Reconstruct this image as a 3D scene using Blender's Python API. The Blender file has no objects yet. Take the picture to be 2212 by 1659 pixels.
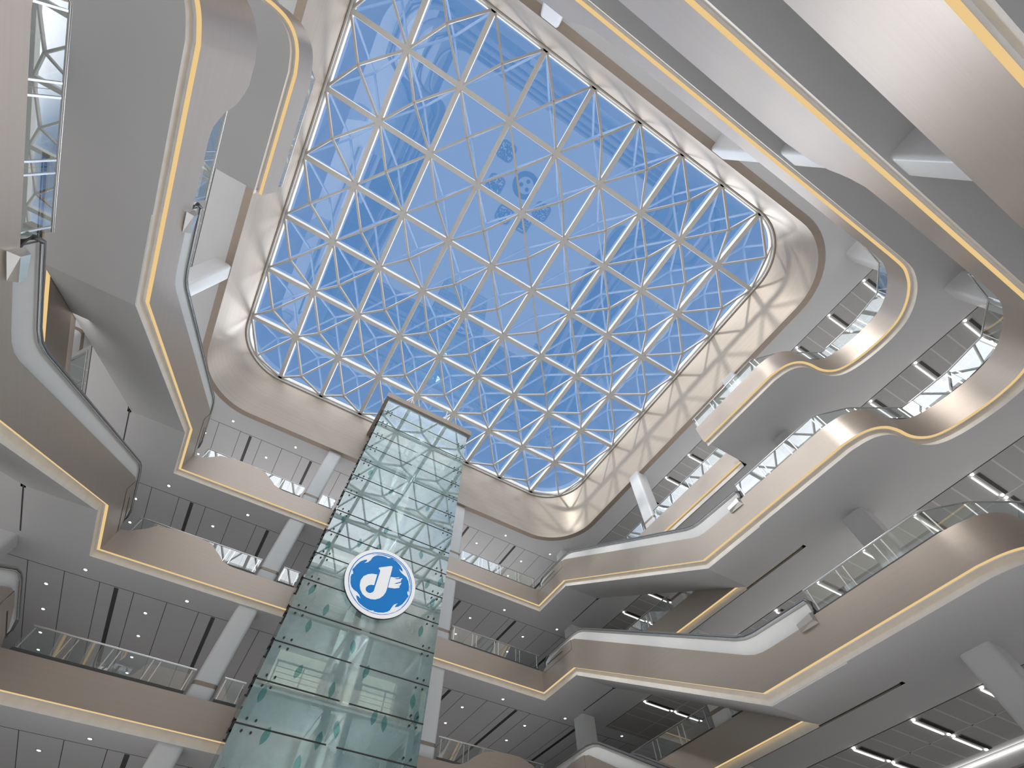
import bpy, bmesh, math, random
from mathutils import Vector, Matrix
from mathutils.geometry import tessellate_polygon
random.seed(7)
S = bpy.context.scene
COL = S.collection
EYE = 1.6                      # camera height above the ground floor (m)

# ------------------------------------------------------------------ helpers
class MB:
    """collects vertices and faces, builds ONE mesh object"""
    def __init__(self): self.v=[]; self.f=[]; self.sm=[]
    def add(self, vs, fs, smooth=False):
        b=len(self.v); self.v+= [tuple(p) for p in vs]
        for f in fs: self.f.append([b+i for i in f]); self.sm.append(smooth)
    def box(self, x0,x1,y0,y1,z0,z1):
        vs=[(x,y,z) for z in (z0,z1) for y in (y0,y1) for x in (x0,x1)]
        self.add(vs,[(0,2,3,1),(4,5,7,6),(0,1,5,4),(2,6,7,3),(0,4,6,2),(1,3,7,5)])
    def bar(self, p, q, w, h=None, up=(0,0,1)):
        h=h or w; p=Vector(p); q=Vector(q); d=(q-p).normalized(); up=Vector(up)
        s=d.cross(up)
        if s.length<1e-4: s=d.cross(Vector((1,0,0)))
        s.normalize(); t=s.cross(d)
        vs=[]
        for c in (p,q):
            for a,b in ((-1,-1),(1,-1),(1,1),(-1,1)): vs.append(c+s*a*w/2+t*b*h/2)
        self.add(vs,[(0,1,2,3),(7,6,5,4),(0,4,5,1),(1,5,6,2),(2,6,7,3),(3,7,4,0)])
    def tube(self, pts, r, n=8, closed=False):
        pts=[Vector(p) for p in pts]; m=len(pts); vs=[]
        for i,p in enumerate(pts):
            a=pts[i-1] if (i or closed) else p; b=pts[(i+1)%m] if (i<m-1 or closed) else p
            d=(b-a).normalized(); s=d.cross(Vector((0,0,1)))
            if s.length<1e-3: s=Vector((1,0,0))
            s.normalize(); t=s.cross(d)
            for k in range(n):
                an=2*math.pi*k/n; vs.append(p+s*r*math.cos(an)+t*r*math.sin(an))
        fs=[]
        for i in range(m if closed else m-1):
            for k in range(n):
                j=(i+1)%m; fs.append((i*n+k,i*n+(k+1)%n,j*n+(k+1)%n,j*n+k))
        self.add(vs,fs,True)
        if not closed: self.add(vs[:n],[tuple(range(n))]); self.add(vs[-n:],[tuple(range(n))[::-1]])
    def disc(self, c, r, n=20, up=True):
        vs=[(c[0]+r*math.cos(2*math.pi*k/n),c[1]+r*math.sin(2*math.pi*k/n),c[2]) for k in range(n)]
        self.add(vs,[tuple(range(n)) if up else tuple(range(n))[::-1]])
    def cyl(self, c, r, h, n=20):
        vs=[(c[0]+r*math.cos(2*math.pi*k/n),c[1]+r*math.sin(2*math.pi*k/n),c[2]+z) for z in (0,h) for k in range(n)]
        self.add(vs,[(k,(k+1)%n,n+(k+1)%n,n+k) for k in range(n)],True)
        self.add(vs[:n],[tuple(range(n))[::-1]]); self.add(vs[n:],[tuple(range(n))])
    def flat(self, outer, holes, z, down=False):
        polys=[[Vector((p[0],p[1],0)) for p in L] for L in [outer]+holes]
        tris=tessellate_polygon(polys); vs=[(p.x,p.y,z) for L in polys for p in L]
        out=[]
        for t in tris:
            a,b,c=[Vector(vs[i]) for i in t]
            n=(b-a).cross(c-a).z
            if abs(n)<1e-9: continue
            if (n>0)==down: t=(t[0],t[2],t[1])
            out.append(tuple(t))
        self.add(vs,out)
    def prism(self, poly, z0, z1):
        n=len(poly); vs=[(p[0],p[1],z) for z in (z0,z1) for p in poly]
        self.add(vs,[(k,(k+1)%n,n+(k+1)%n,n+k) for k in range(n)])
        self.flat(poly,[],z0,True); self.flat(poly,[],z1)
    def ribbon(self, pts, A, B, closed=False, flip=False):
        """strip swept along pts; A(i),B(i) give (offset to the right of travel, height)"""
        n=len(pts); nm=normals(pts,closed)
        def P(i,F):
            d,h=F(i); p=pts[i]; return (p[0]+nm[i][0]*d,p[1]+nm[i][1]*d,p[2]+h)
        prev=None
        for i in range(n if closed else n-1):
            j=(i+1)%n
            if prev is None or sharp(pts,i,closed):
                a=len(self.v); self.v+=[P(i,A),P(i,B)]
            else: a=prev
            b=len(self.v); self.v+=[P(j,A),P(j,B)]
            f=[a,b,b+1,a+1]
            self.f.append(f[::-1] if flip else f); self.sm.append(True); prev=b
    def build(self, name, mat, parent=None):
        me=bpy.data.meshes.new(name); me.from_pydata(self.v,[],self.f); me.validate(); me.update()
        if len(me.polygons)==len(self.sm): me.polygons.foreach_set('use_smooth',self.sm)
        if mat: me.materials.append(mat)
        o=bpy.data.objects.new(name,me); COL.objects.link(o)
        if parent is not None:
            o.parent=parent
            o.matrix_parent_inverse=Matrix.Translation(-Vector(parent.location))
        return o

def normals(pts, closed=False):
    n=len(pts); out=[]
    for i in range(n):
        ds=[]
        if i or closed: a=pts[i-1]; b=pts[i]; ds.append((b[0]-a[0],b[1]-a[1]))
        if i<n-1 or closed: a=pts[i]; b=pts[(i+1)%n]; ds.append((b[0]-a[0],b[1]-a[1]))
        ns=[]
        for d in ds:
            l=math.hypot(*d) or 1; ns.append((d[1]/l,-d[0]/l))
        if len(ns)==1: out.append(ns[0])
        else:
            s=(ns[0][0]+ns[1][0],ns[0][1]+ns[1][1]); k=s[0]*ns[0][0]+s[1]*ns[0][1]
            k=max(k,.3); out.append((s[0]/k,s[1]/k))
    return out
def sharp(pts,i,closed):
    n=len(pts)
    if not closed and (i==0 or i==n-1): return True
    a,b,c=pts[i-1],pts[i],pts[(i+1)%n]
    d=(b[0]-a[0],b[1]-a[1],b[2]-a[2]); e=(c[0]-b[0],c[1]-b[1],c[2]-b[2])
    dot=sum(x*y for x,y in zip(d,e))/((math.sqrt(sum(x*x for x in d)) or 1)*(math.sqrt(sum(x*x for x in e)) or 1))
    return dot<.93
def offset(poly,d,closed=True):
    nm=normals(poly,closed); return [(p[0]+n[0]*d,p[1]+n[1]*d) for p,n in zip(poly,nm)]
def dense(path, step=.25, z=0.):
    out=[]
    for a,b in zip(path,path[1:]):
        l=math.hypot(b[0]-a[0],b[1]-a[1]); k=max(1,int(l/step))
        for i in range(k): t=i/k; out.append((a[0]+(b[0]-a[0])*t,a[1]+(b[1]-a[1])*t,z))
    out.append((path[-1][0],path[-1][1],z)); return out
def interp(x, tab):
    if x<=tab[0][0]: return tab[0][1]
    for (a,b),(c,d) in zip(tab,tab[1:]):
        if x<=c:
            t=(x-a)/(c-a); t=t*t*(3-2*t) if abs(d-b)>.3 else t
            return b+(d-b)*t
    return tab[-1][1]
def spline(pts, sub=6):
    out=[]; n=len(pts)
    for i in range(n-1):
        p0=pts[max(i-1,0)];p1=pts[i];p2=pts[i+1];p3=pts[min(i+2,n-1)]
        for k in range(sub):
            t=k/sub
            out.append(tuple(.5*(2*p1[c]+(p2[c]-p0[c])*t+(2*p0[c]-5*p1[c]+4*p2[c]-p3[c])*t*t+(3*p1[c]-p0[c]-3*p2[c]+p3[c])*t**3) for c in range(len(p1))))
    out.append(tuple(pts[-1])); return out
def tag(o,label,cat,group=None,kind=None):
    if label: o['label']=label
    if cat: o['category']=cat
    if group: o['group']=group
    if kind: o['kind']=kind
    return o
def thing(name,loc,label,cat,group=None):
    o=bpy.data.objects.new(name,None); o.empty_display_size=.2; COL.objects.link(o); o.location=loc
    return tag(o,label,cat,group)
def struct(name,mb,mat,label=None,cat=None):
    return tag(mb.build(name,mat),label,cat,kind='structure')
def copy_tree(o,loc):
    c=o.copy(); COL.objects.link(c); c.location=loc
    for ch in list(o.children):
        d=ch.copy(); COL.objects.link(d); d.parent=c; d.matrix_parent_inverse=ch.matrix_parent_inverse.copy()
        for g in list(ch.children):
            e=g.copy(); COL.objects.link(e); e.parent=d; e.matrix_parent_inverse=g.matrix_parent_inverse.copy()
    return c

# ------------------------------------------------------------------ materials
def srgb(r,g,b): return tuple(((c/255)/12.92 if c<=10 else (((c/255)+.055)/1.055)**2.4) for c in (r,g,b))+(1,)
def mat(name, col, rough=.6, metal=0., var=.04, scale=3., stretch=(1,1,1), bump=0., spec=.5, emit=None, es=1.):
    m=bpy.data.materials.new(name); m.use_nodes=True; nt=m.node_tree; b=nt.nodes['Principled BSDF']
    b.inputs['Roughness'].default_value=rough; b.inputs['Metallic'].default_value=metal
    b.inputs['Specular IOR Level'].default_value=spec
    tc=nt.nodes.new('ShaderNodeTexCoord'); mp=nt.nodes.new('ShaderNodeMapping'); mp.inputs['Scale'].default_value=stretch
    nz=nt.nodes.new('ShaderNodeTexNoise'); nz.inputs['Scale'].default_value=scale; nz.inputs['Detail'].default_value=3
    nt.links.new(tc.outputs['Object'],mp.inputs['Vector']); nt.links.new(mp.outputs['Vector'],nz.inputs['Vector'])
    rp=nt.nodes.new('ShaderNodeValToRGB'); e=rp.color_ramp.elements
    e[0].position=.3; e[1].position=.7
    e[0].color=tuple(c*(1-var) for c in col[:3])+(1,); e[1].color=tuple(min(1,c*(1+var)) for c in col[:3])+(1,)
    nt.links.new(nz.outputs['Fac'],rp.inputs['Fac']); nt.links.new(rp.outputs['Color'],b.inputs['Base Color'])
    if bump:
        bp=nt.nodes.new('ShaderNodeBump'); bp.inputs['Strength'].default_value=bump; bp.inputs['Distance'].default_value=.02
        nt.links.new(nz.outputs['Fac'],bp.inputs['Height']); nt.links.new(bp.outputs['Normal'],b.inputs['Normal'])
    if emit:
        b.inputs['Emission Color'].default_value=emit; b.inputs['Emission Strength'].default_value=es
    return m
def glass(name, tint, refl=.1, fres=.5, haze=0., hazecol=(1,1,1,1), rough=0.):
    m=bpy.data.materials.new(name); m.use_nodes=True; nt=m.node_tree; nt.nodes.clear()
    out=nt.nodes.new('ShaderNodeOutputMaterial'); tr=nt.nodes.new('ShaderNodeBsdfTransparent'); tr.inputs['Color'].default_value=tint
    gl=nt.nodes.new('ShaderNodeBsdfGlossy'); gl.inputs['Roughness'].default_value=rough
    lw=nt.nodes.new('ShaderNodeLayerWeight'); lw.inputs['Blend'].default_value=.5
    pw=nt.nodes.new('ShaderNodeMath'); pw.operation='POWER'; pw.inputs[1].default_value=3.
    ma=nt.nodes.new('ShaderNodeMath'); ma.operation='MULTIPLY_ADD'; ma.inputs[1].default_value=fres; ma.inputs[2].default_value=refl; ma.use_clamp=True
    nt.links.new(lw.outputs['Facing'],pw.inputs[0]); nt.links.new(pw.outputs[0],ma.inputs[0])
    base=tr.outputs[0]
    if haze:
        df=nt.nodes.new('ShaderNodeBsdfDiffuse'); df.inputs['Color'].default_value=hazecol
        tl=nt.nodes.new('ShaderNodeBsdfTranslucent'); tl.inputs['Color'].default_value=hazecol
        ad=nt.nodes.new('ShaderNodeMixShader'); ad.inputs[0].default_value=.5
        nt.links.new(df.outputs[0],ad.inputs[1]); nt.links.new(tl.outputs[0],ad.inputs[2])
        tc=nt.nodes.new('ShaderNodeTexCoord'); nz=nt.nodes.new('ShaderNodeTexNoise'); nz.inputs['Scale'].default_value=.5; nz.inputs['Detail'].default_value=6
        nt.links.new(tc.outputs['Object'],nz.inputs['Vector'])
        mr=nt.nodes.new('ShaderNodeMapRange'); mr.inputs['From Min'].default_value=.35; mr.inputs['From Max'].default_value=.65
        mr.inputs['To Min'].default_value=haze*.6; mr.inputs['To Max'].default_value=haze*1.4
        nt.links.new(nz.outputs['Fac'],mr.inputs['Value'])
        mx=nt.nodes.new('ShaderNodeMixShader'); nt.links.new(mr.outputs[0],mx.inputs[0])
        nt.links.new(tr.outputs[0],mx.inputs[1]); nt.links.new(ad.outputs[0],mx.inputs[2]); base=mx.outputs[0]
    mix=nt.nodes.new('ShaderNodeMixShader')
    nt.links.new(ma.outputs[0],mix.inputs[0]); nt.links.new(base,mix.inputs[1]); nt.links.new(gl.outputs[0],mix.inputs[2])
    nt.links.new(mix.outputs[0],out.inputs['Surface']); return m
def emis(name,col,st):
    m=bpy.data.materials.new(name); m.use_nodes=True; nt=m.node_tree; nt.nodes.clear()
    o=nt.nodes.new('ShaderNodeOutputMaterial'); e=nt.nodes.new('ShaderNodeEmission'); e.inputs[0].default_value=col; e.inputs[1].default_value=st
    nt.links.new(e.outputs[0],o.inputs[0]); return m

M_METAL=mat('champagne_brushed_metal',(.515,.44,.38,1),.36,.45,.025,1.4,(.25,.25,14))
M_WELL=mat('well_brushed_metal',(.47,.40,.335,1),.46,.28,.05,.9,(.25,.25,8))
M_BROWN=mat('bronze_metal',(.36,.29,.235,1),.45,.3)
M_COVE=mat('white_cove_glow_paint',(.90,.885,.87,1),.6,emit=(1,.975,.95,1),es=.01)  # faint emission in the paint brightens the cove face
M_SOFFIT=mat('grey_soffit_paint',(.62,.615,.62,1),.75,0,.015,.6)
M_TILE=mat('dark_mesh_ceiling',(.40,.395,.39,1),.7,0,.10,40.)
M_TILELINE=mat('ceiling_grid_bar',(.56,.55,.55,1),.6)
M_JOINT=mat('dark_joint',(.06,.06,.06,1),.8)
M_VENT=mat('vent_grey',(.16,.16,.16,1),.6)
M_SLAT=mat('vent_slat',(.04,.04,.04,1),.6)
M_LED=emis('warm_strip',srgb(234,199,139),1.02)
M_WHITE=emis('white_lamp',(1,.98,.95,1),6.)
M_TUBE=emis('white_tube',(1,.98,.96,1),3.)
M_TRIM=mat('lamp_trim',(.5,.5,.5,1),.5)
M_STEEL=mat('white_painted_steel',(.80,.78,.75,1),.5,0,.02)
M_STEEL2=mat('grey_painted_steel',(.70,.67,.64,1),.5,0,.02)
M_COLUMN=mat('white_column_cladding',(.86,.86,.87,1),.35,0,.01)
M_CHROME=mat('brushed_steel',(.75,.75,.75,1),.2,1.,.02)
M_RUBBER=mat('black_rubber',(.03,.03,.03,1),.5)
M_HAND=mat('grey_handrail',(.22,.22,.23,1),.3,.3)
M_BAL=mat('white_balustrade_panel',(.93,.92,.91,1),.4,0,.01)
M_SHOE=mat('dark_rail_shoe',(.10,.10,.10,1),.5)
M_WALL=mat('outer_wall',(.7,.69,.68,1),.8)
M_FLOOR=mat('floor_stone',(.72,.71,.70,1),.35,0,.12,.35)
M_FLOOR2=mat('gallery_floor_stone',(.7,.69,.68,1),.4,0,.05)
M_SKY=glass('skylight_glass',(.84,.90,.97,1),.20,.45)
M_RAIL=glass('rail_glass',(.70,.80,.79,1),.30,.6)
M_LIFT=glass('lift_glass',(.58,.79,.81,1),.17,.7,.34,(.66,.84,.86,1))
M_LEAF=glass('leaf_teal',(.48,.74,.72,1),.05,.2,.22,(.16,.46,.44,1))
M_BACK=mat('lift_back_panel',(.74,.75,.75,1),.5,0,.03,1.)
M_CREAM=mat('lift_lobby_glow_cream',(.86,.83,.74,1),.5,0,.03,1.,emit=(1,.93,.78,1),es=.35)  # emission stands in for light falling in the lift lobby
M_SIGNW=mat('sign_white',(.84,.84,.84,1),.5,0,0.,emit=(1,1,1,1),es=.42)  # emission added to brighten the white of the sign
M_SIGNB=mat('sign_blue',(.0,.165,.50,1),.5,0,0.,emit=(0,.2,.6,1),es=.42)  # blue brightened by added emission too
M_SIGNE=mat('sign_edge',(.05,.05,.05,1),.5)
M_GREEN=mat('plant_green',(.06,.14,.04,1),.8,0,.4,6.)

# ------------------------------------------------------------------ levels and the void
Z0,Z1,Z2,Z3,Z4=[z+EYE for z in (22.87,17.27,12.265,7.265,2.27)]
LV={1:Z1,2:Z2,3:Z3,4:Z4}
LN={1:'top gallery',2:'middle gallery',3:'lower gallery',4:'first gallery'}
CEN=3.845
bulge=spline([(14.65,2.0),(14.76,1.42),(14.97,1.0),(15.32,.71),(15.77,.58),(16.33,.52),(16.74,.36),(17.04,.08),(17.23,-.43),(17.33,-1.2),(17.33,-2.0),(17.19,-2.72),(16.83,-3.33),(16.33,-3.80),(15.8,-4.07),(15.37,-4.17),(14.65,-4.19)],4)   # travelling down (-v)
bulgeR=bulge[::-1]                                   # near wall -> right side
bulgeL=[(2*CEN-x,y) for x,y in bulge]                # left side down to near wall
UR,UL,VF,VN=14.65,-6.96,21.15,-4.19
NR,NL,V0,V1,VA=17.1,-9.5,6.2,18.35,9.0
void=[(UR,V1),(UR,VF),(UL,VF),(UL,V1),(NL,V1),(NL,V0),(UL,V0)]+bulgeL+bulgeR+[(UR,V0),(NR,V0),(NR,V1)]
BX0,BX1,BY0,BY1=-19.,29.,-13.,36.

FARL=[(-6.9,1.03),(-6.6,1.12),(-6.35,1.30),(-5.91,1.68),(-5.3,1.84),(-4.4,1.86),(-3.61,1.78),(-3.14,1.48),(-2.74,1.17),(-2.3,1.03)]
FARR3=[(9.7,1.05),(10.0,1.07),(10.36,1.19),(10.69,1.45),(11.14,1.70),(11.61,1.84),(12.47,1.92),(13.17,1.92),(13.86,1.71),(14.2,1.4),(14.64,1.05)]
def top_h(k):
    def h(p):
        u,v=p[0],p[1]
        if v>VF-.05:
            if u<0 and k in (1,2): return interp(u,FARL)
            if u>9 and k==3: return interp(u,FARR3)
            return 1.04
        if v<-3.4 or (v<2.2 and u<3.8):
            uu=u
            if k==1:
                if u<3.8 and v>=-3.4: return 1.1
                return interp(uu,[(-9,1.1),(-6.9,1.3),(-6.2,2.5),(-.4,2.5),(.12,2.1),(.3,1.7),(.56,1.4),(.96,1.27),(12.5,1.15),(14.6,1.08)])
            if k==2: return interp(uu,[(-9,2.36),(7.1,2.72),(7.98,2.5),(8.48,2.15),(8.77,1.6),(9.29,1.3),(10.5,1.2),(12.5,1.15),(14.6,1.08)])
            return interp(uu,[(-9,1.05),(-5.,1.1),(-3.5,2.45),(10.2,2.45),(12.,1.9),(13.5,1.15),(14.6,1.06)])
        if u<0 and k==2: return interp(v,[(2.66,2.36),(3.07,2.06),(3.44,1.5),(3.74,1.16),(4.08,1.07),(6.2,1.04)])
        if u<0 and k==1: return 1.18
        return 1.05
    return h

def parapet(k, name_path, pts2, label, z, hfun, mat_=M_METAL, group=None, cv=(.15,.19)):
    """metal fascia band with a warm strip in its lower edge and a white cove face behind it"""
    pts=dense(pts2,.2,z)
    hs=[hfun(p) for p in pts]
    root=thing(name_path,(pts[0][0],pts[0][1],z-.3),label,'balcony parapet',group)
    m=MB(); m.ribbon(pts,lambda i:(0,0),lambda i:(0,hs[i])); m.ribbon(pts,lambda i:(0,hs[i]),lambda i:(.11,hs[i]))
    m.ribbon(pts,lambda i:(.11,hs[i]),lambda i:(.11,0))
    for e in (0,-1):
        n=normals(pts)[e]; p=pts[e]
        m.add([(p[0],p[1],z+.02),(p[0]+n[0]*.11,p[1]+n[1]*.11,z+.02),(p[0]+n[0]*.11,p[1]+n[1]*.11,z+hs[e]),(p[0],p[1],z+hs[e])],[(0,1,2,3)])
    m.build('fascia_panel',mat_,root)
    m=MB(); m.ribbon(pts,lambda i:(.11,0),lambda i:(0,0))
    m.build('light_strip',M_LED,root)
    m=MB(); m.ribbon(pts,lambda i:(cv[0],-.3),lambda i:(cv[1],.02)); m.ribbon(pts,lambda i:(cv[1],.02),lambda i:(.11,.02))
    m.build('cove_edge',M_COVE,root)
    return root

nearpath=[(UL,V0)]+bulgeL+bulgeR+[(UR,V0)]
near1=[(NL,V0)]+nearpath+[(NR,V0)]
farpath=[(UR,V1),(UR,VF),(UL,VF),(UL,V1)]
for k in (1,2,3,4):
    z=LV[k]; n=LN[k]; h=top_h(k)
    parapet(k,'balcony_parapet',nearpath,f'brushed metal parapet of the {n}, curving round its near sides' if k<4 else 'brushed metal parapet of the first gallery below the frame',z,h)
    parapet(k,'balcony_parapet',farpath,f'brushed metal parapet of the {n} on the far side behind the glass lift',z,h)
    parapet(k,'balcony_parapet',[(NR,V0),(NR,V1)],f'dark parapet of the {n} set back beyond the right escalator opening',z,lambda p:1.05,cv=(.115,.12))
    parapet(k,'balcony_parapet',[(NL,V1),(NL,V0)],f'dark parapet of the {n} set back beyond the left escalator opening',z,lambda p:1.05,cv=(.115,.12))

# slabs: ceiling below, walking floor above
outer=[(BX0,BY0),(BX1,BY0),(BX1,BY1),(BX0,BY1)]
for k in (1,2,3,4):
    z=LV[k]
    hole=offset(void,.15)
    m=MB(); m.flat(outer,[hole],z-.3,True)
    if k==1:
        for v_ in (V0,):
            for a,b in ((UR+.15,NR+.15),(NL-.15,UL-.15)): m.add([(a,v_-.15,z-.3),(b,v_-.15,z-.3),(b,v_-.15,z+.75),(a,v_-.15,z+.75)],[(0,1,2,3)])
    struct('ceiling',m,M_SOFFIT,f'smooth grey ceiling under the {LN[k]}','ceiling')
    hole=offset(void,.13)
    m=MB(); m.flat(outer,[hole],z+.75); struct('floor',m,M_FLOOR2,f'stone floor of the {LN[k]}','floor')

# ------------------------------------------------------------------ skylight well
SU0,SU1,SV0,SV1=-9.6,17.45,-4.385,21.15
def rrect(u0,u1,v0,v1,r,n=14):
    out=[]
    for cx,cy,a0 in ((u1-r,v0+r,-90),(u1-r,v1-r,0),(u0+r,v1-r,90),(u0+r,v0+r,180)):
        for i in range(n+1):
            a=math.radians(a0+90*i/n); out.append((cx+r*math.cos(a),cy+r*math.sin(a)))
    return out
ZS=27.3+EYE
ring=rrect(SU0,SU1,SV0,SV1,3.25)
def ring3(z,d=0): return [(x,y,z) for x,y in offset(ring,d)]
m=MB(); m.ribbon(ring3(Z0-.02),lambda i:(0,0),lambda i:(0,ZS-Z0+.45),True)
m.ribbon(ring3(ZS+.43),lambda i:(0,0),lambda i:(.5,0),True)
struct('wall_skylight',m,M_WELL,'brushed metal wall rising round the skylight opening','wall')
m=MB(); m.ribbon(ring3(Z0-.02),lambda i:(.36,0),lambda i:(0,0),True); m.ribbon(ring3(Z0-.02),lambda i:(.36,.2),lambda i:(.36,0),True)
struct('trim_1',m,M_BROWN,'dark bronze lip round the foot of the skylight wall','trim')
m=MB(); m.flat(outer,[offset(ring,.36)],Z0,True); struct('ceiling',m,M_SOFFIT,'pale grey ceiling of the top storey round the skylight','ceiling')
m=MB(); m.flat(outer,[offset(ring,.1)],ZS+.45); struct('ceiling_roof',m,M_WALL,'roof deck outside the skylight','roof')
# outer walls
for nm,(x0,x1,y0,y1) in {'wall_left':(BX0-.2,BX0,BY0,BY1),'wall_right':(BX1,BX1+.2,BY0,BY1),'wall_near':(BX0,BX1,BY0-.2,BY0),'wall_far':(BX0,BX1,BY1,BY1+.2)}.items():
    m=MB(); m.box(x0,x1,y0,y1,0,ZS+.45); struct(nm,m,M_WALL,'plain outer '+nm.replace('_',' ')+' side','wall')
m=MB(); m.box(BX0,BX1,BY0,BY1,-.2,0); struct('floor',m,M_FLOOR,'pale polished stone ground floor of the atrium','floor')

# ------------------------------------------------------------------ skylight
CU,CV,OU,OV=3.0057,3.647,-6.6,-.738
sky=thing('skylight',(CEN,8.4,ZS-1.3),'large glazed skylight with a white steel diamond grid against blue sky','skylight')
gu=[OU+CU*i for i in range(0,8)]; gv=[OV+CV*j for j in range(0,6)]
ZB=ZS-.02
def lim_u(v):   # extent of the opening along u at this v
    r=3.25
    d=0
    if v<SV0+r: d=r-math.sqrt(max(0,r*r-(SV0+r-v)**2))
    if v>SV1-r: d=r-math.sqrt(max(0,r*r-(v-SV1+r)**2))
    return SU0+d,SU1-d
def lim_v(u):
    r=3.25; d=0
    if u<SU0+r: d=r-math.sqrt(max(0,r*r-(SU0+r-u)**2))
    if u>SU1-r: d=r-math.sqrt(max(0,r*r-(u-SU1+r)**2))
    return SV0+d,SV1-d
for u in gu:
    a,b=lim_v(u); m=MB(); m.box(u-.13,u+.13,a,b,ZB-.05,ZB+.24); m.build('grid_beam',M_STEEL,sky)
for v in gv:
    a,b=lim_u(v); m=MB(); m.box(a,b,v-.13,v+.13,ZB-.052,ZB+.238); m.build('grid_beam',M_STEEL,sky)
m=MB()
m.ribbon(ring3(ZB-.05,-.02),lambda i:(0,0),lambda i:(-.16,0),True,True)
m.ribbon(ring3(ZB-.05,-.02),lambda i:(-.16,0),lambda i:(-.16,.3),True,True)
m.ribbon(ring3(ZB-.06,0),lambda i:(-.02,-.14),lambda i:(-.02,0),True,True)
m.build('edge_frame',M_STEEL,sky)
m=MB(); m.tube([(x,y,ZB-.2) for x,y in offset(ring,-.05)],.07,8,True); m.build('edge_tube',M_STEEL2,sky)
uu=[SU0]+gu+[SU1]; vv=[SV0]+gv+[SV1]
ZA=26.1+EYE
def corner_pt(u,v):
    if u in (SU0,SU1) and v in (SV0,SV1):
        r=3.25; cx=SU0+r if u==SU0 else SU1-r; cy=SV0+r if v==SV0 else SV1-r
        s=math.sqrt(.5)*r; return cx+(s if u==SU1 else -s),cy+(s if v==SV1 else -s)
    return u,v
for i in range(9):
    for j in range(7):
        c=((uu[i]+uu[i+1])/2,(vv[j]+vv[j+1])/2,ZA); m=MB()
        for a in (0,1):
            for b in (0,1):
                x,y=corner_pt(uu[i+a],vv[j+b]); d=Vector((c[0]-x,c[1]-y,0)).normalized()*.16
                m.bar((x+d.x,y+d.y,ZB+.04),c,.11,.13)
        m.build('pyramid_brace',M_STEEL2,sky)
m=MB(); m.flat(offset(ring,.05),[],ZS+.26,True); m.build('glass_pane',M_SKY,sky)

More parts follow.
